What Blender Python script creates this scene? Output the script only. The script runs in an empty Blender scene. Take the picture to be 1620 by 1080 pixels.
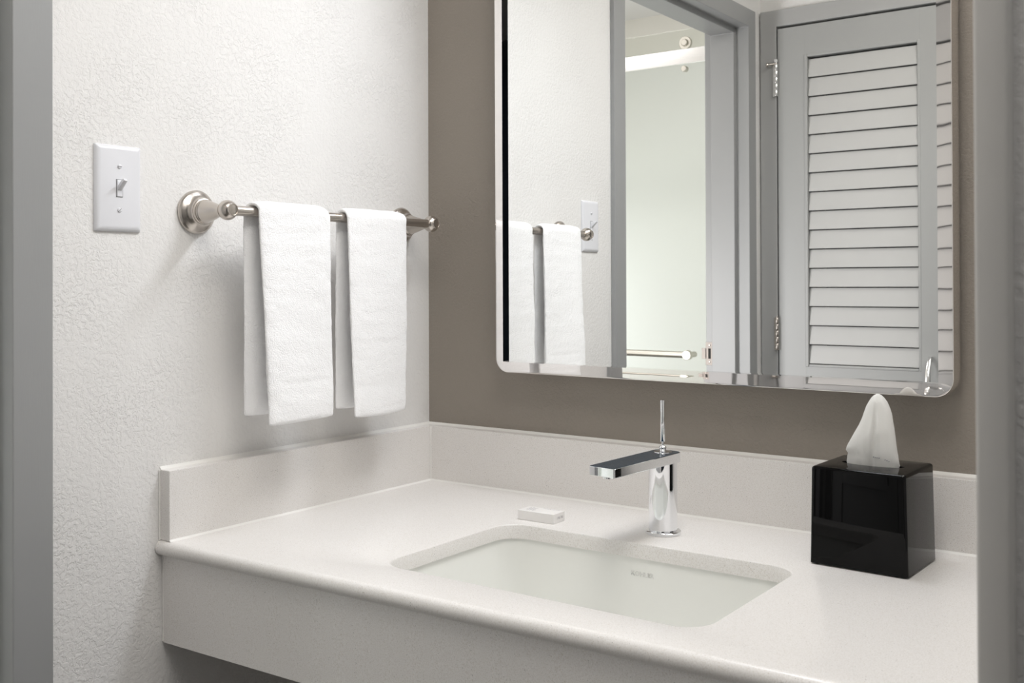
import bpy, bmesh, math, random
from mathutils import Vector, Matrix, noise
random.seed(7)
sc = bpy.context.scene
C = sc.collection
PI = math.pi
Z = 0.865                                   # height of the counter top above the floor

# ------------------------------------------------------------------ camera
YAW, PIT, ROL = 0.627695, -0.0066283, -0.0037957
def cam_axes():
    r = Vector((math.cos(YAW), math.sin(YAW), 0)); f = Vector((-math.sin(YAW), math.cos(YAW), 0)); u = Vector((0, 0, 1))
    cp, sp = math.cos(PIT), math.sin(PIT)
    f, u = f*cp - u*sp, u*cp + f*sp
    cr, sr = math.cos(ROL), math.sin(ROL)
    r, u = r*cr + u*sr, u*cr - r*sr
    return r, u, f
_r, _u, _f = cam_axes()
cam = bpy.data.cameras.new('camera')
camo = bpy.data.objects.new('camera', cam); C.objects.link(camo)
m = Matrix((( _r.x, _u.x, -_f.x, 1.2969), (_r.y, _u.y, -_f.y, -1.5166), (_r.z, _u.z, -_f.z, Z+0.3676), (0, 0, 0, 1)))
camo.matrix_world = m
cam.sensor_width = 36; cam.lens = 36*1647.2/1620
cam.shift_y = -102.2/1620
cam.clip_start = 0.02
cam.dof.use_dof = True; cam.dof.focus_distance = 1.62; cam.dof.aperture_fstop = 13
sc.camera = camo

# ------------------------------------------------------------------ world, exposure, lights
w = bpy.data.worlds.new('world'); sc.world = w; w.use_nodes = True
w.node_tree.nodes['Background'].inputs[0].default_value = (0.8, 0.85, 0.9, 1)
w.node_tree.nodes['Background'].inputs[1].default_value = 0.15
sc.view_settings.view_transform = 'Standard'; sc.view_settings.look = 'None'
sc.view_settings.gamma = 1; sc.view_settings.exposure = 0.02
sc.view_settings.use_curve_mapping = False
sc.cycles.use_denoising = True
sc.cycles.max_bounces = 10; sc.cycles.diffuse_bounces = 6; sc.cycles.glossy_bounces = 6

def area(name, loc, target, sx, sy, power, color=(1, 1, 1), spread=180):
    l = bpy.data.lights.new(name, 'AREA'); l.shape = 'RECTANGLE'; l.size = sx; l.size_y = sy
    l.energy = power; l.color = color; l.spread = math.radians(spread)
    o = bpy.data.objects.new(name, l); C.objects.link(o)
    o.location = loc
    d = Vector(target) - Vector(loc)
    o.rotation_euler = d.to_track_quat('-Z', 'Y').to_euler()
    return o
# vanity bar above the mirror, ceiling lights of the dressing area and the bathroom, plus added fills
area('vanity_light', (0.55, -0.10, Z+1.22), (0.22, -0.62, Z+0.0), 0.62, 0.06, 4.0, (0.955, 0.985, 1.04), 120)
area('added_wall_fill', (0.95, -0.42, Z+1.56), (0.85, -0.42, 0), 0.25, 0.25, 1.0, (0.97, 1.0, 1.0))  # unseen fill, added to even out the left wall
area('ceiling_light', (1.02, -0.92, Z+1.56), (0.95, -0.92, 0), 0.8, 0.5, 12.2, (1.0, 0.962, 0.915))
area('added_hall_fill', (2.05, -1.35, Z+1.50), (1.8, -1.1, 0), 0.4, 0.4, 4.0, (1.0, 0.98, 0.95))  # added lamp, lifts the dim right wall and trim
area('added_bathroom_fill', (-0.75, -0.15, Z+0.05), (-0.60, -2.7, Z-0.1), 0.4, 0.9, 21, (1.0, 0.98, 1.0))  # low unseen fill, added to brighten the shower
area('bathroom_ceiling_light', (-1.2, -1.0, Z+1.56), (-1.2, -1.0, 0), 0.7, 0.4, 10, (1.0, 0.95, 0.96))
area('added_shower_fill', (-1.74, -2.25, Z+0.0), (-0.75, -2.74, Z-0.1), 0.5, 1.0, 8.5, (0.98, 0.99, 1.05))  # no real lamp here, added to wash the lower shower wall

# ------------------------------------------------------------------ materials
def mat(name, color, rough=0.5, metal=0.0, spec=0.5):
    m = bpy.data.materials.new(name); m.use_nodes = True
    b = m.node_tree.nodes['Principled BSDF']
    b.inputs['Base Color'].default_value = (*color, 1); b.inputs['Roughness'].default_value = rough
    b.inputs['Metallic'].default_value = metal; b.inputs['Specular IOR Level'].default_value = spec
    return m
def nodes(m): return m.node_tree.nodes, m.node_tree.links, m.node_tree.nodes['Principled BSDF']
def coords(m):
    N, L, b = nodes(m); t = N.new('ShaderNodeTexCoord'); return t.outputs['Object']
def noise_n(m, scale, detail=2, rough=0.5, dist=0.0, vec=None):
    N, L, b = nodes(m); n = N.new('ShaderNodeTexNoise')
    n.inputs['Scale'].default_value = scale; n.inputs['Detail'].default_value = detail
    n.inputs['Roughness'].default_value = rough; n.inputs['Distortion'].default_value = dist
    L.new(vec if vec else coords(m), n.inputs['Vector']); return n.outputs['Fac']
def ramp(m, src, stops):
    N, L, b = nodes(m); r = N.new('ShaderNodeValToRGB')
    e = r.color_ramp.elements
    e[0].position, e[1].position = stops[0][0], stops[-1][0]
    e[0].color, e[1].color = stops[0][1], stops[-1][1]
    for p, c in stops[1:-1]:
        x = e.new(p); x.color = c
    L.new(src, r.inputs['Fac']); return r.outputs['Color']
def g(v): return (v, v, v, 1)
def bump(m, src, dist, strength=1.0, prev=None):
    N, L, b = nodes(m); bp = N.new('ShaderNodeBump')
    bp.inputs['Distance'].default_value = dist; bp.inputs['Strength'].default_value = strength
    L.new(src, bp.inputs['Height'])
    if prev: L.new(prev, bp.inputs['Normal'])
    L.new(bp.outputs['Normal'], b.inputs['Normal']); return bp.outputs['Normal']

def wall_mat(name, color, scale=120, amp=0.0012, rough=0.6):
    m = mat(name, color, rough, spec=0.3)
    n1 = ramp(m, noise_n(m, scale, 4, 0.6, 0.35), [(0.36, g(0)), (0.455, g(0.15)), (0.515, g(0.80)), (0.70, g(1))])
    N, L, b = nodes(m); mm = N.new('ShaderNodeMath'); mm.operation = 'MULTIPLY'
    L.new(n1, mm.inputs[0]); L.new(ramp(m, noise_n(m, 9, 2), [(0.35, g(0.45)), (0.65, g(1))]), mm.inputs[1])
    p = bump(m, mm.outputs[0], amp)
    bump(m, noise_n(m, scale*2.6, 3, 0.6), amp*0.35, 1.0, p)
    return m
M = {}
M['wall_white'] = wall_mat('textured_white_paint', (0.81, 0.80, 0.785), 150, 0.00055)
M['wall_taupe'] = wall_mat('textured_taupe_paint', (0.31, 0.278, 0.242), 185, 0.00048)
M['wall_grey'] = wall_mat('textured_grey_paint', (0.80, 0.79, 0.78), 150, 0.0006)
M['reflection_navy'] = mat('navy_for_reflections', (0.035, 0.050, 0.070), 0.7)  # invented navy, put on unseen walls to darken reflections
M['ceiling'] = mat('ceiling_paint', (0.75, 0.74, 0.72), 0.8)
M['bath_wall'] = mat('bath_paint', (0.80, 0.78, 0.73), 0.6)
M['surround'] = mat('shower_surround', (0.82, 0.83, 0.81), 0.3)
M['floor'] = mat('floor_tile', (0.30, 0.26, 0.22), 0.45)
_n = noise_n(M['floor'], 14, 4); L_ = M['floor'].node_tree.links
L_.new(ramp(M['floor'], _n, [(0.3, (0.06, 0.052, 0.045, 1)), (0.7, (0.09, 0.08, 0.07, 1))]), M['floor'].node_tree.nodes['Principled BSDF'].inputs['Base Color'])

def paint(name, color, rough=0.38):
    m = mat(name, color, rough)
    N, L, b = nodes(m); mp = N.new('ShaderNodeMapping'); mp.inputs['Scale'].default_value = (1, 1, 0.08)
    L.new(coords(m), mp.inputs['Vector'])
    p = bump(m, noise_n(m, 700, 2, 0.5, 0, mp.outputs['Vector']), 0.00012, 0.6)
    return m
M['trim'] = paint('grey_trim_paint', (0.58, 0.57, 0.55))
M['closet_frame'] = paint('closet_frame_paint', (0.42, 0.422, 0.42))
M['trim_light'] = paint('light_grey_frame_paint', (0.325, 0.33, 0.33))
M['door'] = paint('light_grey_door_paint', (0.385, 0.39, 0.385))
M['slat'] = paint('door_paint_lit_slats', (0.51, 0.51, 0.50))  # door paint lightened for the light the tilted slats catch
M['shade_and_feet_dark'] = mat('shade_and_feet_dark', (0.03, 0.03, 0.028), 0.9)  # painted shade for closet and latch hole; dark feet share it

def quartz(name, base):
    m = mat(name, base, 0.28)
    N, L, b = nodes(m)
    col = ramp(m, noise_n(m, 750, 2, 0.7), [(0.30, (base[0]*0.78, base[1]*0.75, base[2]*0.70, 1)), (0.46, (base[0]*0.97, base[1]*0.97, base[2]*0.97, 1)), (0.60, (*base, 1)), (0.72, (base[0]*1.10, base[1]*1.10, base[2]*1.10, 1))])
    v = N.new('ShaderNodeTexVoronoi'); v.inputs['Scale'].default_value = 260; L.new(coords(m), v.inputs['Vector'])
    spk = ramp(m, v.outputs['Distance'], [(0.08, g(0.35)), (0.15, g(1))])
    mask = ramp(m, noise_n(m, 60, 1), [(0.52, g(1)), (0.64, g(0))])
    mx0 = N.new('ShaderNodeMix'); mx0.data_type = 'RGBA'; L.new(mask, mx0.inputs[0]); L.new(spk, mx0.inputs[6]); mx0.inputs[7].default_value = g(1)
    mx = N.new('ShaderNodeMix'); mx.data_type = 'RGBA'; mx.blend_type = 'MULTIPLY'; mx.inputs[0].default_value = 1
    L.new(col, mx.inputs[6]); L.new(mx0.outputs[2], mx.inputs[7]); L.new(mx.outputs[2], b.inputs['Base Color'])
    return m
M['quartz'] = quartz('speckled_quartz', (0.80, 0.78, 0.76))
M['caulk'] = mat('white_caulk', (0.85, 0.84, 0.81), 0.35)
M['porcelain'] = mat('white_porcelain', (0.84, 0.845, 0.815), 0.12)
M['porcelain_mark'] = mat('grey_porcelain_mark', (0.74, 0.74, 0.72), 0.2)
M['chrome'] = mat('polished_chrome', (0.88, 0.89, 0.91), 0.035, 1)
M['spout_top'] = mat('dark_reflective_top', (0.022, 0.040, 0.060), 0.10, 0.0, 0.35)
M['nickel'] = mat('brushed_nickel', (0.60, 0.555, 0.51), 0.27, 1)
bump(M['nickel'], noise_n(M['nickel'], 900, 2), 0.00004, 0.6)
M['satin'] = mat('satin_nickel', (0.60, 0.58, 0.52), 0.42, 1)
M['brushed'] = mat('brushed_plate', (0.42, 0.38, 0.35), 0.6, 0.5)
M['bright'] = mat('bright_steel', (0.92, 0.92, 0.91), 0.22, 1)
M['polished'] = mat('polished_mirror_frame', (0.85, 0.825, 0.805), 0.02, 1)
bump(M['polished'], noise_n(M['polished'], 22, 1, 0.4), 0.0004, 0.22)
M['mirror'] = mat('mirror_silver', (0.955, 0.965, 0.955), 0.0, 1)
M['black'] = mat('glossy_black_acrylic', (0.0015, 0.0015, 0.0015), 0.03, 0, 0.2)
M['plastic'] = mat('white_plastic', (0.75, 0.755, 0.785), 0.28)
M['screw'] = mat('white_screw', (0.72, 0.72, 0.75), 0.3)
M['slot'] = mat('grey_slot', (0.25, 0.25, 0.26), 0.6)
M['carton'] = mat('soap_carton', (0.86, 0.845, 0.83), 0.45)
M['ink'] = mat('grey_ink', (0.20, 0.20, 0.22), 0.6)
M['ink_pale'] = mat('pale_grey_ink', (0.27, 0.27, 0.31), 0.6)
M['rubber'] = mat('white_rubber', (0.85, 0.85, 0.85), 0.5)

m = mat('white_terry_cloth', (0.93, 0.93, 0.935), 0.95, spec=0.1); M['terry'] = m
m.node_tree.nodes['Principled BSDF'].inputs['Sheen Weight'].default_value = 0.3
p_ = bump(m, noise_n(m, 520, 2, 0.6), 0.0011, 0.9)
bump(m, noise_n(m, 130, 2, 0.5), 0.0014, 0.6, p_)

m = mat('tissue_paper', (0.92, 0.92, 0.90), 0.9, spec=0.1); M['tissue'] = m
N_, L_, b_ = nodes(m)
tr = N_.new('ShaderNodeBsdfTranslucent'); tr.inputs[0].default_value = (0.9, 0.89, 0.87, 1)
mx = N_.new('ShaderNodeMixShader'); mx.inputs[0].default_value = 0.35
L_.new(b_.outputs[0], mx.inputs[1]); L_.new(tr.outputs[0], mx.inputs[2]); L_.new(mx.outputs[0], N_['Material Output'].inputs[0])
bump(m, noise_n(m, 90, 3, 0.6), 0.0010, 0.5)

m = bpy.data.materials.new('shower_glass'); m.use_nodes = True; M['glass'] = m
N_ = m.node_tree.nodes; L_ = m.node_tree.links; N_.clear()
o_ = N_.new('ShaderNodeOutputMaterial'); t_ = N_.new('ShaderNodeBsdfTransparent'); t_.inputs[0].default_value = (0.965, 0.975, 0.96, 1)
gl = N_.new('ShaderNodeBsdfGlossy'); gl.inputs['Roughness'].default_value = 0.02
fr = N_.new('ShaderNodeFresnel'); fr.inputs[0].default_value = 1.5
ge = N_.new('ShaderNodeNewGeometry'); iv = N_.new('ShaderNodeMath'); iv.operation = 'SUBTRACT'; iv.inputs[0].default_value = 1; L_.new(ge.outputs['Backfacing'], iv.inputs[1])
ml = N_.new('ShaderNodeMath'); ml.operation = 'MULTIPLY'; L_.new(fr.outputs[0], ml.inputs[0]); L_.new(iv.outputs[0], ml.inputs[1])
mx = N_.new('ShaderNodeMixShader'); L_.new(ml.outputs[0], mx.inputs[0]); L_.new(t_.outputs[0], mx.inputs[1]); L_.new(gl.outputs[0], mx.inputs[2]); L_.new(mx.outputs[0], o_.inputs[0])

# ------------------------------------------------------------------ helpers
def setpar(o, parent):
    if parent is not None:
        o.parent = parent
        o.matrix_parent_inverse = Matrix.Translation(-parent_world(parent))
def parent_world(p):
    return Vector(p.get('_w', (0, 0, 0)))
def obj(name, bm, material, parent=None, smooth=False, label=None, angle=None):
    bmesh.ops.recalc_face_normals(bm, faces=bm.faces)
    me = bpy.data.meshes.new(name); bm.to_mesh(me); bm.free()
    me.materials.append(material)
    if smooth:
        for p in me.polygons: p.use_smooth = True
        if angle is not None:
            me.set_sharp_from_angle(angle=math.radians(angle))
    o = bpy.data.objects.new(name, me); C.objects.link(o)
    setpar(o, parent)
    if label: o['label'] = label
    return o
def thing(name, loc, label=None, cat=None, group=None, kind=None):
    o = bpy.data.objects.new(name, None); C.objects.link(o)
    o.empty_display_size = 0.03
    o.location = loc; o['_w'] = tuple(loc)
    if label: o['label'] = label
    if cat: o['category'] = cat
    if group: o['group'] = group
    if kind: o['kind'] = kind
    return o
def tag(o, label, cat, group=None):
    o['label'] = label; o['category'] = cat
    if group: o['group'] = group
    return o
def struct(name, bm, material, **k):
    o = obj(name, bm, material, **k); o['kind'] = 'structure'; return o
def box(bm, x0, x1, y0, y1, z0, z1, bev=0.0, seg=2, rot=None, origin=None):
    t = bmesh.new()
    bmesh.ops.create_cube(t, size=1)
    for v in t.verts:
        v.co = Vector(((x0+x1)/2 + v.co.x*(x1-x0), (y0+y1)/2 + v.co.y*(y1-y0), (z0+z1)/2 + v.co.z*(z1-z0)))
    if bev > 0:
        bmesh.ops.bevel(t, geom=list(t.edges), offset=bev, segments=seg, profile=0.5, affect='EDGES')
    if rot is not None:
        o = Vector(origin) if origin is not None else Vector(((x0+x1)/2, (y0+y1)/2, (z0+z1)/2))
        for v in t.verts: v.co = rot @ (v.co - o) + o
    merge(bm, t); return bm
def merge(bm, t):
    me = bpy.data.meshes.new('t'); t.to_mesh(me); t.free(); bm.from_mesh(me); bpy.data.meshes.remove(me)
def B(*a, **k):
    bm = bmesh.new(); box(bm, *a, **k); return bm
def lathe(bm, prof, origin, axis='Z', seg=48):
    """prof: list of (radius, height along axis); closed at both ends when the radius is 0 or by caps"""
    o = Vector(origin); rings = []
    ax = {'X': (Vector((1, 0, 0)), Vector((0, 1, 0)), Vector((0, 0, 1))), 'Y': (Vector((0, 1, 0)), Vector((0, 0, 1)), Vector((1, 0, 0))), 'Z': (Vector((0, 0, 1)), Vector((1, 0, 0)), Vector((0, 1, 0)))}[axis] if isinstance(axis, str) else axis
    for r, h in prof:
        rings.append([bm.verts.new(o + ax[0]*h + (ax[1]*math.cos(2*PI*i/seg) + ax[2]*math.sin(2*PI*i/seg))*max(r, 1e-5)) for i in range(seg)])
    for a, b in zip(rings, rings[1:]):
        for i in range(seg):
            j = (i+1) % seg; bm.faces.new((a[i], a[j], b[j], b[i]))
    bm.faces.new(rings[0][::-1]); bm.faces.new(rings[-1])
    return bm
def LA(*a, **k):
    bm = bmesh.new(); lathe(bm, *a, **k); return bm
def rrect(x0, x1, y0, y1, r, n=8):
    """rounded rectangle, counter clockwise"""
    pts = []
    for cx, cy, a0 in ((x1-r, y1-r, 0), (x0+r, y1-r, 90), (x0+r, y0+r, 180), (x1-r, y0+r, 270)):
        for i in range(n+1):
            a = math.radians(a0 + 90*i/n); pts.append((cx + r*math.cos(a), cy + r*math.sin(a)))
    return pts
def loft(bm, rings, cap0=True, cap1=True, closed=True):
    R = [[bm.verts.new(p) for p in ring] for ring in rings]
    n = len(R[0])
    for a, b in zip(R, R[1:]):
        for i in range(n if closed else n-1):
            j = (i+1) % n; bm.faces.new((a[i], a[j], b[j], b[i]))
    if cap0: bm.faces.new(R[0][::-1])
    if cap1: bm.faces.new(R[-1])
    return R
def prism(bm, pts, fn, h0, h1):
    """pts 2-D outline, fn(a,b,h) -> xyz"""
    return loft(bm, [[fn(a, b, h0) for a, b in pts], [fn(a, b, h1) for a, b in pts]])
def text_mesh(s, size, depth):
    cu = bpy.data.curves.new('t', 'FONT'); cu.body = s; cu.size = size; cu.extrude = depth; cu.align_x = 'CENTER'; cu.align_y = 'CENTER'
    o = bpy.data.objects.new('t', cu); C.objects.link(o)
    dg = bpy.context.evaluated_depsgraph_get(); me = bpy.data.meshes.new_from_object(o.evaluated_get(dg))
    bpy.data.objects.remove(o); bm = bmesh.new(); bm.from_mesh(me); bpy.data.meshes.remove(me); return bm

# ------------------------------------------------------------------ room shell
H = 2.44
LW = -1.700            # closet wall plane
DY0, DY1 = -0.8215, -1.5805   # opening of the bathroom door frame (inner edges)
DH = Z+1.162
bm = bmesh.new()
box(bm, -0.12, 0.0, DY0+0.03, 0.12, 0, H); box(bm, -0.12, 0.0, LW-0.12, DY1-0.03, 0, H); box(bm, -0.12, 0.0, DY1-0.03, DY0+0.03, DH+0.03, H)
struct('wall_left', bm, M['wall_white'])
struct('wall_back', B(0.0, 1.1578, 0.0, 0.12, 0, H), M['wall_taupe'])
struct('wall_right', B(1.1578, 2.6, -0.846, 0.12, 0, H), M['wall_grey'])
CX0, CX1 = 0.0597, 0.5780      # closet door leaf
bm = bmesh.new()
box(bm, 0.0, 0.030, LW-0.12, LW, 0, H); box(bm, CX1+0.03, 0.98, LW-0.12, LW, 0, H); box(bm, 0.98, 1.80, LW-0.12, LW, 2.34, H); box(bm, 1.80, 2.6, LW-0.12, LW, 0, H); box(bm, 0.03, CX1+0.03, LW-0.12, LW, Z+1.195, H)
struct('wall_front', bm, M['wall_white'])
struct('wall_hall', B(2.6, 2.72, LW-0.12, 0.12, 0, H), M['reflection_navy'])
struct('floor', B(-1.9, 2.72, -2.9, 0.12, -0.05, 0), M['floor'])
struct('ceiling', B(-1.9, 2.72, -2.9, 0.12, H, H+0.05), M['ceiling'])
bm = bmesh.new(); box(bm, 0.72, 2.72, -3.0, -2.9, 0, H); box(bm, 0.72, 0.80, -2.9, LW-0.12, 0, H); box(bm, 2.6, 2.72, -2.9, LW-0.12, 0, H)  # made-up dark room behind an added opening, darkens frame and box reflections
struct('added_dark_backdrop', bm, M['reflection_navy'])
# closet interior behind the louvers, its shade painted in
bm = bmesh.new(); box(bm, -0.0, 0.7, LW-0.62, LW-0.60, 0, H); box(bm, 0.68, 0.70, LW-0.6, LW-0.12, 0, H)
struct('wall_closet', bm, M['shade_and_feet_dark'])
# bathroom beyond the left wall
SY = -1.90                     # shower door plane
bm = bmesh.new()
box(bm, -1.9, -1.8, -2.9, 0.12, 0, H); box(bm, -1.8, -0.12, 0.0, 0.12, 0, H); box(bm, -1.8, -0.12, -2.9, -2.75, 0, H)
box(bm, -0.12, -0.0, -2.75, LW-0.12, 0, H)
struct('wall_bathroom', bm, M['bath_wall'])
bm = bmesh.new()
box(bm, -1.8, -0.145, -2.75, -2.735, 0, Z+1.36, 0.004)
box(bm, -1.8, -1.785, -2.735, SY-0.03, 0, Z+1.36, 0.004)
box(bm, -0.145, -0.12, -2.75, SY-0.03, 0, Z+1.36, 0.004)
struct('wall_shower', bm, M['surround'])

# ------------------------------------------------------------------ bathroom door frame (pressed steel, double rabbet)
FW = 0.0545
prof = [(0.0, 0.0), (0.012, 0.0), (0.012, FW), (-0.030, FW), (-0.030, FW+0.016), (-0.108, FW+0.016), (-0.108, FW), (-0.135, FW), (-0.135, 0.0), (-0.12, 0.0), (-0.12, FW-0.005), (0.0, FW-0.005)]
def frame_ring(y0, y1, top, prof):
    """sweep the jamb profile up one side, across the head, down the other; offsets grow into the opening"""
    rings = []
    for (yy, zz, sy, sz) in ((y0, 0, -1, 0), (y0, top, -1, -1), (y1, top, 1, -1), (y1, 0, 1, 0)):
        rings.append([Vector((x, yy + sy*d, zz + sz*d)) for x, d in prof])
    return rings
bm = bmesh.new(); loft(bm, frame_ring(DY0+FW, DY1-FW, DH+0.0485, prof))
bmesh.ops.recalc_face_normals(bm, faces=bm.faces)
sharp = [e for e in bm.edges if len(e.link_faces) == 2 and e.calc_face_angle(0) > 0.5]
bmesh.ops.bevel(bm, geom=sharp, offset=0.0016, segments=2, profile=0.5, affect='EDGES', clamp_overlap=True)
tf = thing('door_1', (0, (DY0+DY1)/2, 0), 'grey steel door frame around the bright bathroom opening in the left wall', 'door frame', kind='structure')
obj('door_frame', bm, M['trim_light'], tf)
# strike plate on the bathroom side rabbet of the far jamb
yj = DY1
tsp = bmesh.new()
zc = Z+0.146; xc = -0.1235
box(tsp, xc-0.013, xc+0.013, yj-0.001, yj+0.0012, zc+0.016, zc+0.036, 0.0006)
box(tsp, xc-0.013, xc+0.013, yj-0.001, yj+0.0012, zc-0.036, zc-0.016, 0.0006)
box(tsp, xc-0.013, xc-0.004, yj-0.001, yj+0.0012, zc-0.016, zc+0.016)
box(tsp, xc+0.005, xc+0.013, yj-0.001, yj+0.0012, zc-0.016, zc+0.016)
box(tsp, xc-0.026, xc-0.010, yj-0.001, yj+0.0012, zc-0.017, zc+0.017, 0.0006)
sp = obj('strike_plate', tsp, M['brushed'], tf)
obj('latch_hole', B(xc-0.005, xc+0.006, yj-0.0005, yj+0.0003, zc-0.017, zc+0.017), M['shade_and_feet_dark'], sp)
for dz in (-0.026, 0.026):
    obj('screw', LA([(0.0035, 0), (0.0035, 0.0018), (0.002, 0.0024)], (xc, yj, zc+dz), 'Y', 16), M['nickel'], sp, True)

# ------------------------------------------------------------------ closet: frame and louvered door
tc = thing('door_2', (0.32, LW, 0), 'light grey louvered closet door in a grey frame, seen in the mirror', 'closet door', kind='structure')
TOPZ = Z+1.166
bm = bmesh.new()
FY = LW+0.012
# three sided frame
pf = [(LW-0.10, 0.0), (FY, 0.0), (FY, 0.052), (FY-0.045, 0.052), (FY-0.045, 0.064), (LW-0.10, 0.064)]
rings = []
for (xx, zz, sx, sz) in ((CX0-0.0545, 0, 1, 0), (CX0-0.0545, TOPZ+0.0545, 1, -1), (CX1+0.0545, TOPZ+0.0545, -1, -1), (CX1+0.0545, 0, -1, 0)):
    rings.append([Vector((xx + sx*d, y, zz + sz*d)) for y, d in pf])
loft(bm, rings)
bmesh.ops.recalc_face_normals(bm, faces=bm.faces)
bmesh.ops.bevel(bm, geom=[e for e in bm.edges if len(e.link_faces) == 2 and e.calc_face_angle(0) > 0.5], offset=0.0014, segments=2, profile=0.5, affect='EDGES')
obj('door_frame', bm, M['closet_frame'], tc)
PX0, PX1 = CX0+0.0965, CX1-0.0965
PZ0, PZ1 = Z+0.1195, Z+1.0580
YD1 = FY-0.002; YD0 = YD1-0.038
bm = bmesh.new()
LX0, LX1, LZ1 = CX0+0.0015, CX1-0.0025, TOPZ-0.005
box(bm, LX0, PX0-0.008, YD0, YD1, 0.012, LZ1, 0.0012)
box(bm, PX1+0.006, LX1, YD0, YD1, 0.012, LZ1, 0.0012)
box(bm, PX0-0.009, PX1+0.007, YD0+.0005, YD1-.0002, PZ1+0.009, LZ1-0.0001, 0.0008)
box(bm, PX0-0.009, PX1+0.007, YD0+.0005, YD1-.0002, Z-0.02, PZ0-0.008, 0.0008)
box(bm, PX0-0.009, PX1+0.007, YD0+.0005, YD1-.0002, 0.013, 0.20, 0.0008)
box(bm, PX0-0.009, PX1+0.007, YD0+0.012, YD1-0.012, 0.19, Z-0.01)
obj('door_leaf', bm, M['door'], tc)
bm = bmesh.new()
box(bm, PX0-0.010, PX0, YD0+0.002, YD1+0.003, PZ0-0.010, PZ1+0.012, 0.002)
box(bm, PX1, PX1+0.008, YD0+0.002, YD1+0.001, PZ0-0.010, PZ1+0.012, 0.002)
box(bm, PX0, PX1, YD0+0.002, YD1+0.001, PZ1+0.004, PZ1+0.012, 0.002)
box(bm, PX0, PX1, YD0+0.002, YD1+0.001, PZ0-0.010, PZ0-0.002, 0.002)
obj('panel_molding', bm, M['door'], tc)
NS = 16; PITCH = (PZ1-PZ0)/NS
slat0 = None
for k in range(NS):
    zt = PZ1 - k*PITCH
    if slat0 is None:
        bm = bmesh.new()
        h = PITCH-0.0022
        prof_s = [(0, 0), (0.0065, 0.0), (0.0065, h), (0, h)]
        tilt = math.radians(8)
        t = bmesh.new()
        box(t, PX0+0.0005, PX1-0.0005, -0.003, 0.003, 0, h, 0.0012)
        rm = Matrix.Rotation(tilt, 3, 'X')
        for v in t.verts:
            c = v.co.copy(); c.z -= 0; c = rm @ c; v.co = Vector((c.x, c.y, c.z))
        merge(bm, t)
        slat0 = obj('slat', bm, M['slat'], None)
        base_mesh = slat0.data
        o = slat0
    else:
        o = slat0.copy(); C.objects.link(o)
    o.location = (0, YD1-0.0052, zt - PITCH + 0.0002)
    o.parent = tc; o.matrix_parent_inverse = Matrix.Translation(-parent_world(tc))
# hinges
for k, zc in enumerate((Z+1.0, Z+0.2085)):
    bm = bmesh.new()
    hx = CX0-0.0015
    hy = FY+0.0055
    for q in range(5):
        z0 = zc-0.0505+q*0.0202
        lathe(bm, [(0.0055, 0), (0.006, 0.0007), (0.006, 0.0193), (0.0055, 0.0200)], (hx, hy, z0), 'Z', 20)
    lathe(bm, [(0.003, 0), (0.0045, 0.001), (0.0045, 0.004)], (hx, hy, zc+0.0505), 'Z', 16)
    box(bm, hx-0.011, hx-0.001, FY-0.0005, FY+0.0012, zc-0.05, zc+0.05)
    hg = obj('hinge', bm, M['bright' if k == 0 else 'nickel'], tc, True, angle=40)
    if k == 0:
        bm = bmesh.new()
        lathe(bm, [(0.0035, 0), (0.0035, 0.022), (0.0028, 0.030)], (hx, hy, zc+0.051), (Vector((-0.85, 0.5, -0.1)).normalized(), Vector((0, 0, 1)), Vector((0.5, 0.85, 0)).normalized()), 14)
        lathe(bm, [(0.006, 0), (0.006, 0.006)], (hx, hy, zc+0.047), 'Z', 16)
        d = Vector((-0.85, 0.5, -0.1)).normalized()
        lathe(bm, [(0.0055, 0.022), (0.0070, 0.024), (0.0070, 0.029), (0.004, 0.030)], (hx, hy, zc+0.050), (d, Vector((0, 0, 1)), Vector((0.5, 0.85, 0)).normalized()), 16)
        obj('hinge_door_stop', bm, M['nickel'], hg, True, angle=40)
        obj('rubber_tip', LA([(0.005, 0), (0.0055, 0.001), (0.0055, 0.008), (0.004, 0.009)], (hx, hy, zc+0.056), 'Z', 16), M['rubber'], hg, True, angle=40)
# bow pull
bm = bmesh.new()
px_ = 0.513
rings = []
for i in range(25):
    t = i/24; z = Z+0.154 - t*0.155
    out = 0.030*math.sin(PI*t)**0.75
    wd = 0.0045 + 0.0035*math.sin(PI*t)
    th = 0.0030 + 0.001*math.sin(PI*t)
    rings.append([Vector((px_+wd*math.cos(a), YD1+0.001+out+th*math.sin(a)+th, z)) for a in [2*PI*j/16 for j in range(16)]])
loft(bm, rings)
for z in (Z+0.145, Z+0.008):
    box(bm, px_-0.004, px_+0.004, YD1-0.001, YD1+0.008, z-0.006, z+0.006, 0.001)
obj('handle', bm, M['bright'], tc, True, angle=50)

# ------------------------------------------------------------------ shower door beyond the bathroom opening
ts = thing('shower_door', (-0.8, SY, 0), 'sliding glass shower door with a bright steel rail, seen through the bathroom doorway', 'shower door')
obj('glass_panel', B(-1.05, -0.16, SY-0.012, SY-0.004, 0.06, Z+1.266, 0.001), M['glass'], ts)
obj('glass_panel', B(-1.78, -0.95, SY-0.034, SY-0.026, 0.06, Z+1.266, 0.001), M['glass'], ts)
rail = obj('rail', B(-1.785, -0.147, SY+0.002, SY+0.012, Z+1.140, Z+1.192, 0.001), M['bright'], ts)
def roller(x, z, r):
    a = obj('roller', LA([(r*0.95, 0), (r, 0.001), (r, 0.010), (r*0.93, 0.012), (r*0.55, 0.012), (r*0.52, 0.0115), (r*0.50, 0.018), (r*0.42, 0.020)], (x, SY+0.0, z), 'Y', 40), M['satin'], ts, True, angle=35)
for x in (-0.357, -0.92): roller(x, Z+1.213, 0.0235)
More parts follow.
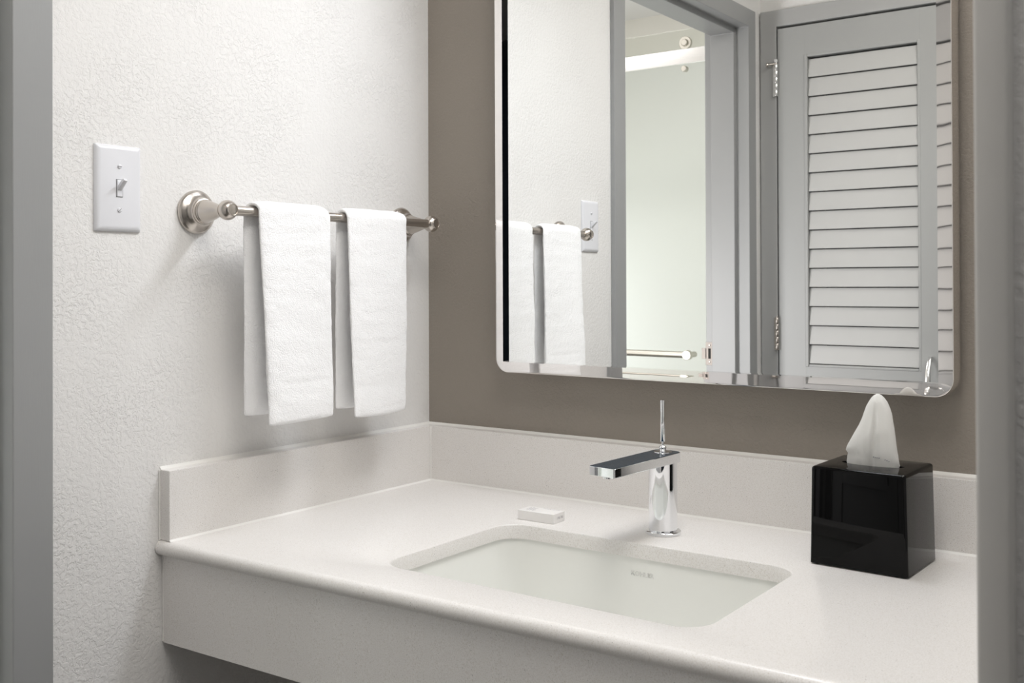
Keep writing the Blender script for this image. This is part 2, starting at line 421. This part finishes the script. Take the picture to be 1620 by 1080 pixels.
for x in (-0.360, -0.92):
    obj('guide_stop', LA([(0.010, 0), (0.0105, 0.001), (0.0105, 0.018), (0.009, 0.020), (0.004, 0.020)], (x, SY-0.002, Z+1.122), 'Y', 28), M['satin'], ts, True, angle=35)
bm = bmesh.new()
lathe(bm, [(0.0115, 0), (0.0115, 0.50)], (-0.845, SY+0.045, Z+0.118), 'X', 28)
tb = obj('door_bar', bm, M['satin'], ts, True, angle=40)
for x in (-0.333, -0.845):
    obj('bar_post', LA([(0.010, 0), (0.010, 0.045), (0.0165, 0.046), (0.0170, 0.048), (0.0170, 0.064), (0.0155, 0.066)], (x, SY-0.004, Z+0.118), 'Y', 28), M['satin'], tb, True, angle=35)
obj('threshold', B(-1.785, -0.147, SY-0.05, SY+0.03, 0.0, 0.07, 0.004), M['surround'], ts)

# ------------------------------------------------------------------ right side trim
bm = B(1.1572, 1.1765, -0.862, -0.845, 0.0, H-0.001, 0.003, 3)
struct('trim_1', bm, M['trim'], smooth=True, angle=60)

# ------------------------------------------------------------------ vanity counter
XR = 1.156
def yf(x): return -0.6060 + 0.033*x          # nose of the counter
TH = 0.0215
SX0, SX1, SY0, SY1, SR = 0.3470, 0.8095, -0.5085, -0.2180, 0.038
ttop = thing('vanity_countertop', (0.58, -0.3, Z), 'speckled cream quartz vanity counter with bullnose front and deep apron', 'countertop')
bm = bmesh.new()
hole = rrect(SX0, SX1, SY0, SY1, SR, 10)
cx, cy = (SX0+SX1)/2, (SY0+SY1)/2
ri = TH/2
def outer(px, py):
    # project from the centre of the hole onto the outer rectangle, aligned by side
    dx, dy = px-cx, py-cy
    best = 1e9
    hw = (SX1-SX0)/2; hh = (SY1-SY0)/2
    s = max(abs(dx)/hw, abs(dy)/hh)
    ux, uy = dx/s/hw, dy/s/hh
    X = (0.0008 if ux < 0 else XR); 
    x = cx + ux*((cx-0.0008) if ux < 0 else (XR-cx))
    yfr = yf(x) + ri
    y = cy + uy*((cy-yfr) if uy < 0 else (-0.0008-cy))
    return x, y
def hol(z, grow=0.0): return [Vector((a + grow*(1 if a > cx else -1), b + grow*(1 if b > cy else -1), z)) for a, b in hole]
out_pts = [outer(a, b) for a, b in hole]
e = 0.0016
R1 = [[Vector((a, b, Z)) for a, b in out_pts],
      hol(Z, e), hol(Z-e*0.3, e*0.3), hol(Z-e), hol(Z-TH),
      [Vector((a, b, Z-TH)) for a, b in out_pts]]
RV = loft(bm, R1, False, False)
# close the left / back / right sides
n = len(out_pts)
for i in range(n):
    j = (i+1) % n
    a, b = out_pts[i], out_pts[j]
    if a[1] < yf(a[0])+ri+1e-4 and b[1] < yf(b[0])+ri+1e-4: continue
    bm.faces.new((RV[0][i], RV[0][j], RV[-1][j], RV[-1][i]))
# bullnose
rings = []
for x in (0.0008, XR):
    rings.append([Vector((x, yf(x)+ri - ri*math.sin(a), Z-ri + ri*math.cos(a))) for a in [PI*k/14 for k in range(15)]])
loft(bm, rings, True, True, closed=False)
bmesh.ops.remove_doubles(bm, verts=bm.verts, dist=1e-5)
obj('counter_slab', bm, M['quartz'], ttop, True, angle=50)
bm = bmesh.new()
for zz in (0,):
    rr = []
    for x in (0.0025, XR):
        y = yf(x)+0.0125
        rr.append([Vector((x, y, Z-TH+0.0002)), Vector((x, y+0.02, Z-TH+0.0002)), Vector((x, y+0.02, Z-0.148)), Vector((x, y, Z-0.148))])
    loft(bm, rr)
obj('apron', bm, M['quartz'], ttop)
bm = bmesh.new()
box(bm, 0.0004, 0.0028, yf(0)+0.0118, yf(0)+0.018, Z-0.147, Z-TH, 0.0008)
obj('caulk_line', bm, M['caulk'], ttop)

# backsplashes
ST, SH, SD = 0.0225, 0.1016, -0.5975
tl = thing('backsplash', (0.011, -0.3, Z), 'short quartz side splash on the counter under the towels', 'backsplash')
obj('splash_slab', B(0.0008, ST, SD, -0.0008, Z+0.0003, Z+SH, 0.0009, 1), M['quartz'], tl)
def fillet(bm, a, b, u, v, r=0.002):
    """small triangular caulk bead from a to b in the corner spanned by u and v"""
    a, b, u, v = Vector(a), Vector(b), Vector(u), Vector(v)
    loft(bm, [[p, p+u*r, p+(u+v)*r*0.45, p+v*r] for p in (a, b)])
bm = bmesh.new()
fillet(bm, (ST, SD, Z), (ST, -ST, Z), (1, 0, 0), (0, 0, 1), 0.0028)
box(bm, 0.0004, 0.0018, SD-0.0022, SD+0.001, Z, Z+SH, 0.0006)
fillet(bm, (0, SD, Z+SH-0.0004), (0, 0, Z+SH-0.0004), (1, 0, 0), (0, 0, 1), 0.0045)
obj('caulk_line', bm, M['caulk'], tl)
tk = thing('backsplash', (0.6, -0.011, Z), 'long quartz backsplash on the counter along the taupe wall', 'backsplash')
obj('splash_slab', B(ST+0.0004, XR, -ST, -0.0008, Z+0.0003, Z+SH, 0.0009, 1), M['quartz'], tk)
bm = bmesh.new()
fillet(bm, (ST, -ST, Z), (XR, -ST, Z), (0, -1, 0), (0, 0, 1), 0.0028)
fillet(bm, (ST+0.0004, -ST, Z), (ST+0.0004, -ST, Z+SH), (0, -1, 0), (1, 0, 0), 0.0014)
fillet(bm, (0, 0, Z+SH-0.0004), (XR, 0, Z+SH-0.0004), (0, -1, 0), (0, 0, 1), 0.0045)
obj('caulk_line', bm, M['caulk'], tk)

# ------------------------------------------------------------------ sink
tsn = thing('sink', (cx, cy, Z-0.165), 'white porcelain undermount sink set below the counter opening', 'sink')
bm = bmesh.new()
rings = []
zt = Z-TH-0.0006
def sr(z, g_, r): return [Vector((a, b, z)) for a, b in rrect(SX0-0.004+g_, SX1+0.004-g_, SY0-0.004+g_, SY1+0.004-g_, r, 10)]
rings.append(sr(zt, -0.022, 0.06)); rings.append(sr(zt, 0.0, 0.040)); rings.append(sr(zt-0.004, 0.001, 0.040))
rings.append(sr(zt-0.03, 0.003, 0.030)); rings.append(sr(zt-0.085, 0.006, 0.026))
for k in range(1, 9):
    a = PI/2*k/8; rings.append(sr(zt-0.085-0.035*math.sin(a), 0.006+0.035*(1-math.cos(a)), 0.026+0.03*(1-math.cos(a))))
rings.append(sr(zt-0.124, 0.09, 0.05)); rings.append(sr(zt-0.128, 0.12, 0.022))
def shrink(rg, k, z): return [Vector((cx + (v.x-cx)*k, cy + (v.y-cy)*k, z)) for v in rg]
rings.append(shrink(rings[-1], 0.25, zt-0.1285)); rings.append(shrink(rings[-1], 0.10, zt-0.1288))
under = [[Vector((v.x+(0.009 if v.x > cx else -0.009)*(1 if i > 1 else 0.1), v.y+(0.009 if v.y > cy else -0.009)*(1 if i > 1 else 0.1), v.z-0.009)) for v in rg] for i, rg in enumerate(rings[::-1][:-2])]
loft(bm, rings + under + [[Vector((v.x, v.y, v.z-0.010)) for v in rings[0]]] + [[v.copy() for v in rings[0]]], False, False)
bmesh.ops.remove_doubles(bm, verts=bm.verts, dist=1e-6)
obj('basin', bm, M['porcelain'], tsn, True, angle=60)
obj('drain', LA([(0.030, 0), (0.031, 0.002), (0.027, 0.004), (0.020, 0.0035), (0.018, 0.002), (0.001, 0.0025)], (cx, cy, zt-0.1285), 'Z', 40), M['chrome'], tsn, True, angle=40)
t = text_mesh('KOHLER', 0.0092, 0.0004)
for v in t.verts: v.co = Vector((v.co.x*1.05 + 0.579, SY1+0.004-0.0028 - v.co.z, v.co.y + Z-0.0440))
obj('maker_mark', t, M['porcelain_mark'], tsn, label='faint grey lettering on the back of the basin')

# ------------------------------------------------------------------ faucet
FX, FYc = 0.5745, -0.1447
tfa = thing('faucet', (FX, FYc, Z), 'chrome single hole faucet with flat spout and thin upright lever', 'faucet')
obj('base_ring', LA([(0.0255, 0), (0.0262, 0.0008), (0.0262, 0.0042), (0.0250, 0.0052), (0.0215, 0.0054)], (FX, FYc, Z), 'Z', 64), M['chrome'], tfa, True, angle=40)
obj('body', LA([(0.0207, 0.005), (0.0211, 0.0065), (0.0211, 0.1075)], (FX, FYc, Z), 'Z', 96), M['chrome'], tfa, True, angle=40)
ang = math.radians(-2.7)
ca, sa = math.cos(ang), math.sin(ang)
def rotf(a, b):     # local: a across, b forward (towards the basin, -y)
    return (FX + a*ca + b*sa, FYc - b*ca + a*sa)
hw = 0.0218
out = []
for i in range(13):   # rounded back end
    t_ = PI*i/12; 
    out.append((hw*math.cos(t_)*1.0, -0.0125 - 0.0085*math.sin(t_)))
def corner(cx_, cy_, r, a0): return [(cx_ + r*math.cos(math.radians(a0+90*i/5)), cy_ + r*math.sin(math.radians(a0+90*i/5))) for i in range(6)]
outl = [(hw, -0.016)] + corner(hw-0.0055, -0.016, 0.0055, 0)[:0] + []
back = corner(hw-0.009, -0.0125, 0.009, 270)[::-1]
pts = []
FL = 0.162
# counter clockwise in (a, b): back right, front right, front left, back left
for i in range(7):
    t_ = math.radians(-90 + 90*i/6); pts.append((hw-0.010+0.010*math.cos(t_), -0.0105+0.010*math.sin(t_)))
for i in range(5):
    t_ = math.radians(90*i/4); pts.append((hw-0.0022+0.0022*math.cos(t_), FL-0.0022+0.0022*math.sin(t_)))
for i in range(5):
    t_ = math.radians(90+90*i/4); pts.append((-hw+0.0022+0.0022*math.cos(t_), FL-0.0022+0.0022*math.sin(t_)))
for i in range(7):
    t_ = math.radians(180+90*i/6); pts.append((-hw+0.010+0.010*math.cos(t_), -0.0105+0.010*math.sin(t_)))
def ring_f(z, s=0.0, slope=0.0):
    r = []
    for a, b in pts:
        aa = a - s*(1 if a > 0 else -1); bb = b - s*(1 if b > 0 else -1)
        if b > 0.1: bb += a*0.06
        x, y = rotf(aa, bb); r.append(Vector((x, y, Z + z + slope*max(b, 0)/FL)))
    return r
bm = bmesh.new(); loft(bm, [ring_f(0.1047, 0.0007, 0.0018), ring_f(0.1054, 0, 0.0018), ring_f(0.1183), ring_f(0.1188, 0.0006)])
obj('spout', bm, M['chrome'], tfa, True, angle=30)
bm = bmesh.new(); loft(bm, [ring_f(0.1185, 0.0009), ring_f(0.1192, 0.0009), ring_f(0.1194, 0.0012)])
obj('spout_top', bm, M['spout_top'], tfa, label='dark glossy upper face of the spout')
ax_, ay_ = rotf(-0.001, FL-0.020)
obj('aerator', LA([(0.0085, 0), (0.0092, -0.0005), (0.0092, 0.0045)], (ax_, ay_, Z+0.1025), 'Z', 36), M['chrome'], tfa, True, angle=40)
lv = obj('lever', LA([(0.0030, 0.1345), (0.0034, 0.1350), (0.0034, 0.1948), (0.0031, 0.1955)], (FX, FYc, Z), 'Z', 28), M['chrome'], tfa, True, angle=40)
obj('lever_joint', LA([(0.0135, 0.1192), (0.0132, 0.1200), (0.009, 0.1208), (0.0045, 0.1212), (0.0040, 0.1222), (0.0051, 0.1238), (0.0054, 0.1255), (0.0050, 0.1272), (0.0036, 0.1286), (0.0019, 0.1292), (0.0018, 0.1350)], (FX, FYc, Z), 'Z', 40), M['chrome'], lv, True, angle=40)

# ------------------------------------------------------------------ mirror
tm = thing('wall_mirror', (0.578, -0.02, Z+0.67), 'large wall mirror in a thin polished metal frame with rounded corners', 'mirror')
MX0, MX1, MZ0, MZ1 = 0.1975, 0.9590, Z+0.2128, Z+1.128
IX0, IX1, IZ0, IZ1 = 0.2135, 0.9390, Z+0.2315, Z+1.108
YF, YG, YB = -0.0512, -0.0422, -0.0150
def mring(ix0, ix1, iz0, iz1, r, y, k):
    return rrect(ix0, ix1, iz0, iz1, r, 10)
def lerp_ring(t, y, lean=0.0):
    o = rrect(MX0, MX1, MZ0, MZ1, 0.026, 10); i = rrect(IX0, IX1, IZ0, IZ1, 0.0006, 10)
    out_ = []
    for a, b in zip(o, i):
        x, z = a[0]*(1-t)+b[0]*t, a[1]*(1-t)+b[1]*t
        right = (MX1-x) < min(x-MX0, z-MZ0, MZ1-z)      # the right side of the frame leans in a little more
        out_.append(Vector((x, y - (lean*(1.0 if right else 0.42) if lean else 0), z)))
    return out_
def grow_ring(g_, y):
    return [Vector((a, y, b)) for a, b in rrect(MX0+g_, MX1-g_, MZ0+g_, MZ1-g_, 0.026-g_, 10)]
rings = [lerp_ring(1, YG+0.0005)]
for k in range(9):
    t = 1 - k/8*0.93
    s = (t-0.07)/0.93
    yy = YF - 0.00005*math.sin(PI*s)
    rings.append(lerp_ring(t, yy, 0.00078*(1-s)))
rings += [grow_ring(0.0004, YF-0.0001), grow_ring(0.0, YF+0.0012), grow_ring(0.0, YB-0.001), grow_ring(0.001, YB), lerp_ring(1, YB)]
bm = bmesh.new(); loft(bm, rings, False, False)
obj('mirror_frame', bm, M['polished'], tm, True, label='polished metal frame', angle=25)
bm = B(IX0-0.002, IX1+0.002, YG, YG+0.004, IZ0-0.002, IZ1+0.002)
obj('mirror_glass', bm, M['mirror'], tm)
obj('hanging_cleat', B(0.30, 0.86, -0.0165, 0.0, Z+0.95, Z+1.00), M['satin'], tm)
obj('hanging_cleat', B(0.30, 0.86, -0.0165, 0.0, Z+0.27, Z+0.30), M['satin'], tm)

# ------------------------------------------------------------------ light switch
SYc, SZc = -0.6663, Z+0.5022
tw = thing('light_switch', (0, SYc, SZc), 'white toggle light switch on the left wall beside the towel bar', 'light switch')
bm = bmesh.new()
W2, H2 = 0.0359, 0.0600
def sw(g_, x, r): return [Vector((x, SYc+a, SZc+b)) for a, b in rrect(-W2+g_, W2-g_, -H2+g_, H2-g_, r, 5)]
loft(bm, [sw(0, 0.0003, 0.0012), sw(0.0, 0.0012, 0.0012), sw(0.0006, 0.0030, 0.0016), sw(0.0022, 0.0048, 0.002), sw(0.0045, 0.0060, 0.002), sw(0.0072, 0.0065, 0.002)])
obj('switch_plate', bm, M['plastic'], tw, True, angle=70)
bm = bmesh.new()
for (a0, a1, b0, b1) in ((-0.0052, -0.0042, -0.0125, 0.0125), (0.0042, 0.0052, -0.0125, 0.0125), (-0.0052, 0.0052, 0.0115, 0.0125), (-0.0052, 0.0052, -0.0125, -0.0115)):
    box(bm, 0.0060, 0.00675, SYc+a0, SYc+a1, SZc+b0, SZc+b1)
tg0 = obj('switch_opening', bm, M['slot'], tw)
obj('toggle_base', B(0.0055, 0.0080, SYc-0.0042, SYc+0.0042, SZc-0.0115, SZc+0.0115, 0.0008), M['plastic'], tw)
bm = bmesh.new()
rg = []
for t, s in ((0, 1), (0.5, 0.93), (0.92, 0.86), (1.0, 0.70)):
    c = Vector((0.0060, SYc, SZc-0.001)) + Vector((0.0145, 0, 0.0125))*t
    a = 0.0037*s; b = 0.0030*s
    up_ = Vector((-0.65, 0, 0.76))
    rg.append([c + Vector((0, a*p, 0)) + up_*b*q for p, q in ((-0.7, -1), (0.7, -1), (1, -0.7), (1, 0.7), (0.7, 1), (-0.7, 1), (-1, 0.7), (-1, -0.7))])
loft(bm, rg)
obj('toggle', bm, M['plastic'], tw, True, angle=40)
for dz, a in ((0.0303, 0.05), (-0.0303, 0.8)):
    s = obj('screw', LA([(0.0034, 0.0060), (0.0034, 0.0068), (0.0028, 0.0076), (0.0015, 0.0080)], (0, SYc, SZc+dz), 'X', 20), M['screw'], tw, True, angle=50)
    bm = bmesh.new(); box(bm, 0.0070, 0.00815, SYc-0.0031, SYc+0.0031, SZc+dz-0.00035, SZc+dz+0.00035, rot=Matrix.Rotation(a, 3, 'X'))
    obj('screw_slot', bm, M['slot'], s)

# ------------------------------------------------------------------ towel bar
BX, BZ = 0.0743, Z+0.4762
Y1, Y2 = -0.5349, -0.0799
tt = thing('towel_bar', (0, (Y1+Y2)/2, BZ), 'brushed nickel towel bar with two round posts on the left wall', 'towel bar')
post_prof = [(0.0318, 0.0004), (0.0325, 0.0015), (0.0325, 0.0045), (0.0312, 0.0056), (0.0308, 0.0066), (0.0295, 0.0078), (0.0255, 0.0098), (0.0222, 0.0125), (0.0200, 0.0152),
             (0.0192, 0.0172), (0.0188, 0.0185), (0.0195, 0.0190), (0.0197, 0.0205), (0.0195, 0.0222), (0.0180, 0.0228), (0.0178, 0.0240), (0.0182, 0.0246), (0.0180, 0.0258), (0.0172, 0.0266),
             (0.0166, 0.0280), (0.0150, 0.0345), (0.0130, 0.0420), (0.0108, 0.0490), (0.0090, 0.0550), (0.0082, 0.0590), (0.0084, 0.0615)]
ball = []
for k in range(17):
    a = math.radians(-58 + k*(58+56)/16)
    ball.append((0.0148*math.cos(a), BX + 0.0140*math.sin(a)))
def post(y):
    p = obj('post', LA(post_prof + ball + [(0.0078, BX+0.0120), (0.0060, BX+0.0122)], (0, y, BZ), 'X', 56), M['nickel'], tt, True, angle=50)
    obj('end_cap', LA([(0.0088, BX+0.0105), (0.0090, BX+0.0126), (0.0086, BX+0.0136), (0.0079, BX+0.0137), (0.0075, BX+0.0128), (0.0040, BX+0.0134), (0.0005, BX+0.0136)], (0, y, BZ), 'X', 40), M['nickel'], p, True, angle=40)
post(Y1); post(Y2)
obj('bar', LA([(0.0076, 0.010), (0.0076, (Y2-Y1)-0.010)], (BX, Y1, BZ), 'Y', 40), M['nickel'], tt, True, angle=40)

# ------------------------------------------------------------------ towels
def towel(label, yl, yr, fb, bb, fx_l, fx_r, bshift, bx_l, seed, band):
    """folded hand towel over the bar. fb/bb: bottom heights front/back; fx_l/fx_r outer x of the front flap bottom at left/right"""
    th = 0.0050                                   # half thickness of a flap
    rc = 0.0083 + th                              # centre line radius over the bar
    path = []                                     # (u kind, arc) -> function of y fraction s
    NU1, NA, NU2 = 70, 16, 66
    W = yr - yl
    sect = []
    NP = 40
    # stadium section points: (s across -1..1, n normal -1..1)
    for i in range(NP):
        a = 2*PI*i/NP
        c, s_ = math.cos(a), math.sin(a)
        c = math.copysign(abs(c)**0.38, c); s_ = math.copysign(abs(s_)**0.75, s_)
        sect.append((c, s_))
    rings = []
    off = Vector((seed*3.1, seed*1.7, seed))
    def centre(k, s):
        f = (s+1)/2
        if k < NU1:                               # front flap, bottom -> top
            t = k/(NU1-1)
            z = Z+fb + 0.0018*(1-t)**6*math.sin(2.2*s+seed) + (BZ-Z-fb)*t
            xb = fx_l*(1-f) + fx_r*f - th
            xt = BX + rc
            e_ = 1-t
            x = xt + (xb-xt)*(e_**1.25)
            x += 0.0022*math.sin(3.1*s+seed*2+2*t)*e_
            return Vector((x, 0, z)), Vector((1, 0, 0))
        if k < NU1+NA:
            a = PI*(k-NU1+1)/(NA+1)
            return Vector((BX + rc*math.cos(a), 0, BZ + rc*0.92*math.sin(a))), Vector((math.cos(a), 0, math.sin(a)))
        t = (k-NU1-NA)/(NU2-1)
        z = BZ - (BZ-Z-bb)*t
        xt = BX - rc
        x = xt + (bx_l-xt)*t + 0.0015*math.sin(2.6*s+seed+3*t)*t
        return Vector((x, 0, z)), Vector((-1, 0, 0))
    tot = NU1+NA+NU2
    for k in range(tot):
        if k < NU1: t = 1-k/(NU1-1); fl = 0
        elif k < NU1+NA: t = 0; fl = 1
        else: t = (k-NU1-NA)/(NU2-1); fl = 2
        end = 1.0
        kk = min(k, tot-1-k)
        if kk < 4: end = (0.35, 0.75, 0.93, 1.0)[kk]
        ring = []
        for (c, n_) in sect:
            ctr, nrm = centre(k, c)
            shy = bshift*max(0.0, min(1.0, (k-NU1)/(NA*1.0)))      # the back flap sits a little to the left
            ww = W/2 * (1.0 + (0.010*math.sin(t*7+seed) if fl != 1 else 0) - (0.03*t if fl == 0 else 0))
            y = (yl+yr)/2 + shy + c*(ww) + (0.004*t if fl == 0 else 0)
            tn = th*end
            # woven band: a shallow dent on the front
            if fl == 0 and band and band[0] < ctr.z-Z < band[1]: tn *= 0.80
            if fl == 0 and abs(ctr.z - Z - fb - 0.012) < 0.002: tn *= 0.84
            p = ctr + nrm*(n_*tn); p.y = y
            d = noise.noise(p*55+off)*0.0011 + noise.noise(p*230+off)*0.0007 + noise.noise(p*16+off)*0.0012*t
            p += nrm*d*(1 if n_ > 0 else -1) + Vector((0, noise.noise(p*140+off)*0.0006, 0))
            ring.append(p)
        rings.append(ring)
    bm = bmesh.new(); loft(bm, rings)
    o = obj('hand_towel', bm, M['terry'], None, True)
    sub = o.modifiers.new('sub', 'SUBSURF'); sub.levels = 1; sub.render_levels = 1
    tag(o, label, 'towel', 'white hand towels on the towel bar')
    return o
towel('white folded hand towel nearest the light switch on the towel bar', -0.4880, -0.3450, 0.158, 0.170, 0.1095, 0.0985, -0.006, 0.0600, 1.3, (0.218, 0.2205))
towel('white folded hand towel nearest the wall corner on the towel bar', -0.3055, -0.1620, 0.148, 0.1615, 0.1045, 0.0890, 0.001, 0.0600, 4.1, (0.200, 0.2025))

# ------------------------------------------------------------------ soap box
a_ = math.radians(1.7)
SO = Vector((0.3463, -0.1938, Z))
def so(u, v, h): return SO + Vector((math.cos(a_)*u - math.sin(a_)*v, math.sin(a_)*u + math.cos(a_)*v, h))
tso = thing('soap_box', tuple(so(0.033, 0.016, 0)), 'small white paper soap carton lying on the counter behind the sink', 'soap box')
bm = bmesh.new(); t = bmesh.new(); bmesh.ops.create_cube(t, size=1)
for v in t.verts: v.co = so(0.0331+v.co.x*0.0662, 0.0162+v.co.y*0.0324, 0.0075+v.co.z*0.0146)
bmesh.ops.bevel(t, geom=list(t.edges), offset=0.0005, segments=2, profile=0.5, affect='EDGES'); merge(bm, t)
obj('carton', bm, M['carton'], tso)
rnd = random.Random(3)
bm = bmesh.new()
def strokes(bm, u0, u1, v, hh, vert=False):
    u = u0
    while u < u1:
        l = rnd.uniform(0.0009, 0.0022)
        if vert: q = [so(v, u, 0.0149), so(v+hh, u, 0.0149), so(v+hh, min(u+l, u1), 0.0149), so(v, min(u+l, u1), 0.0149)]
        else: q = [so(u, v, 0.0149), so(min(u+l, u1), v, 0.0149), so(min(u+l, u1), v+hh, 0.0149), so(u, v+hh, 0.0149)]
        vs = [bm.verts.new(p) for p in q]; bm.faces.new(vs)
        u += l + rnd.uniform(0.0004, 0.0009)
for k, (v, s0, s1) in enumerate(((0.009, 0.010, 0.026), (0.0125, 0.006, 0.029), (0.016, 0.008, 0.027), (0.0195, 0.012, 0.029), (0.023, 0.004, 0.016))):
    strokes(bm, s0, s1, v, 0.0010, True)
strokes(bm, 0.030, 0.060, 0.0285, 0.0011)
obj('printed_lines', bm, M['ink_pale'], tso, label='faint grey printing on the lid')
bm = bmesh.new()
# letter-like marks on the end flap
u = 0.010
for i in range(9):
    wv = 0.0017
    for (a0, a1, h0, h1) in (((0, 0.0004, 0, 0.0036),), ((0, 0.0015, 0.0032, 0.0036), (0.0006, 0.0010, 0, 0.0036)), ((0, 0.0004, 0, 0.0036), (0.0011, 0.0015, 0, 0.0036), (0, 0.0015, 0.0016, 0.0020)), ((0, 0.0004, 0, 0.0036), (0, 0.0015, 0, 0.0004)))[i % 4]:
        vs = [bm.verts.new(so(0.06635, u+p, 0.0058+q)) for p, q in ((a0, h0), (a1, h0), (a1, h1), (a0, h1))]; bm.faces.new(vs)
    u += 0.0021
obj('printed_lettering', bm, M['ink'], tso, label='small dark lettering on the end flap')

# ------------------------------------------------------------------ tissue box cover and tissue
ra = math.radians(-2.2)
BC = Vector((0.8742, -0.1268, Z))
tbx = thing('tissue_box_cover', tuple(BC), 'glossy black cube tissue box cover on the right of the counter', 'tissue box')
rz = Matrix.Rotation(ra, 3, 'Z')
def brr(hx, hy, z, r, n=6): return [rz @ Vector((a, b, 0)) + BC + Vector((0, 0, z)) for a, b in rrect(-hx, hx, -hy, hy, r, n)]
bm = bmesh.new()
slot_h = [(0.040*math.cos(2*PI*i/28), 0.013*math.sin(2*PI*i/28)) for i in range(28)]
def slot(z, s=1.0):
    # same order as rrect with n=6: starts at +x
    pts_ = []
    for q in range(4):
        for i in range(7):
            a = math.radians(q*90 + 90*i/6 - 0.0) if True else 0
            a = math.radians(q*90 + 6 + 78*i/6)
            pts_.append(rz @ Vector((0.041*s*math.cos(a), 0.014*s*math.sin(a), 0)) + BC + Vector((0, 0, z)))
    return pts_
R = 0.0035
rings = [brr(0.0605, 0.0560, 0.002, 0.003), brr(0.0630, 0.0585, 0.002, 0.004), brr(0.0629, 0.0584, 0.004, 0.004), brr(0.0606, 0.0582, 0.1240, 0.004)]
for k in range(1, 6):
    a = PI/2*k/5; rings.append(brr(0.0606-R*(1-math.cos(a)), 0.0582-R*(1-math.cos(a)), 0.1245+R*math.sin(a), 0.004))
rings += [slot(0.128), slot(0.126), brr(0.0575, 0.055, 0.125, 0.003)]
rings += [brr(0.0605, 0.0560, 0.002, 0.003)]
loft(bm, rings, False, False)
obj('cover', bm, M['black'], tbx, True, angle=35)
for sx in (-1, 1):
    for sy in (-1, 1):
        c = rz @ Vector((sx*0.055, sy*0.050, 0)) + BC
        obj('foot', LA([(0.004, 0.0), (0.004, 0.004)], tuple(c), 'Z', 16), M['shade_and_feet_dark'], tbx)
# tissue: silhouettes measured at several heights, front and back sheets joined at the edges
lev = [(0.1180, 0.8420, 0.9040), (0.1285, 0.8388, 0.9081), (0.1365, 0.8396, 0.9066), (0.1400, 0.8403, 0.9060), (0.1440, 0.8374, 0.9052), (0.1500, 0.8395, 0.9042), (0.1600, 0.8450, 0.9030), (0.1690, 0.8500, 0.9022), (0.1790, 0.8556, 0.9007), (0.1880, 0.8595, 0.8993), (0.1960, 0.8622, 0.8981), (0.2040, 0.8652, 0.8955), (0.2110, 0.8690, 0.8920), (0.2160, 0.8722, 0.8880), (0.2190, 0.8755, 0.8850), (0.2207, 0.8785, 0.8815)]
bm = bmesh.new(); rings = []
NPT = 128
for z, xl, xr in lev:
    tz = (z-0.118)/(0.2207-0.118)
    cxx = (xl+xr)/2; hw_ = (xr-xl)/2
    ring = []
    for i in range(NPT):
        a = 2*PI*i/NPT; c = math.cos(a); s = math.sin(a)
        dep = (0.0085 + 0.0045*math.sin(PI*min(tz*1.15, 1)))*min(1.0, hw_/0.011)
        x = cxx + hw_*c
        y = -0.1225 + dep*s
        if s < 0:          # front sheet: central pleat
            fold = 0.8802 + (0.8723-0.8802)*(1-tz) + 0.0006
            dxx = x - fold
            pl = 1/(1+math.exp((abs(dxx-0.0005)-0.0021)/0.00028))
            y += 0.0045*pl*max(0, min(1, (0.93-tz)*3))
            y += 0.0012*math.sin(x*420 + z*60)*(1-abs(c))
        y += 0.0015*noise.noise(Vector((x*60, s, z*60)))
        ring.append(Vector((x, y, Z+z)))
    rings.append(ring)
loft(bm, rings, False, True)
tis = obj('tissue', bm, M['tissue'], None, True)
tag(tis, 'white tissue standing up out of the black box', 'tissue')
bm = bmesh.new()
us = [0.8770 + i*0.00235 for i in range(9)]
def front_y(x, z):
    best = None
    for (z0, l0, r0), (z1, l1, r1) in zip(lev, lev[1:]):
        if z0 <= z <= z1:
            k = (z-z0)/(z1-z0); xl = l0+(l1-l0)*k; xr = r0+(r1-r0)*k
    tz = (z-0.118)/(0.2207-0.118); h_ = (xr-xl)/2; c = (x-(xl+xr)/2)/h_
    return -0.1225 - (0.0085 + 0.0045*math.sin(PI*min(tz*1.15, 1)))*math.sqrt(max(0, 1-c*c)) - 0.0006
for i, x in enumerate(us):
    zz = 0.1385 - 0.0055*((x-0.877)/0.022)**1.7
    y = front_y(x+0.0006, zz)
    box(bm, x, x+0.0013, y-0.0002, y+0.0012, Z+zz, Z+zz+(0.0006 if i % 3 else 0.0010))
obj('embossed_marks', bm, M['ink_pale'], tis, label='curved row of tiny grey marks near the foot')
for k in list(bpy.data.objects):
    if '_w' in k: del k['_w']
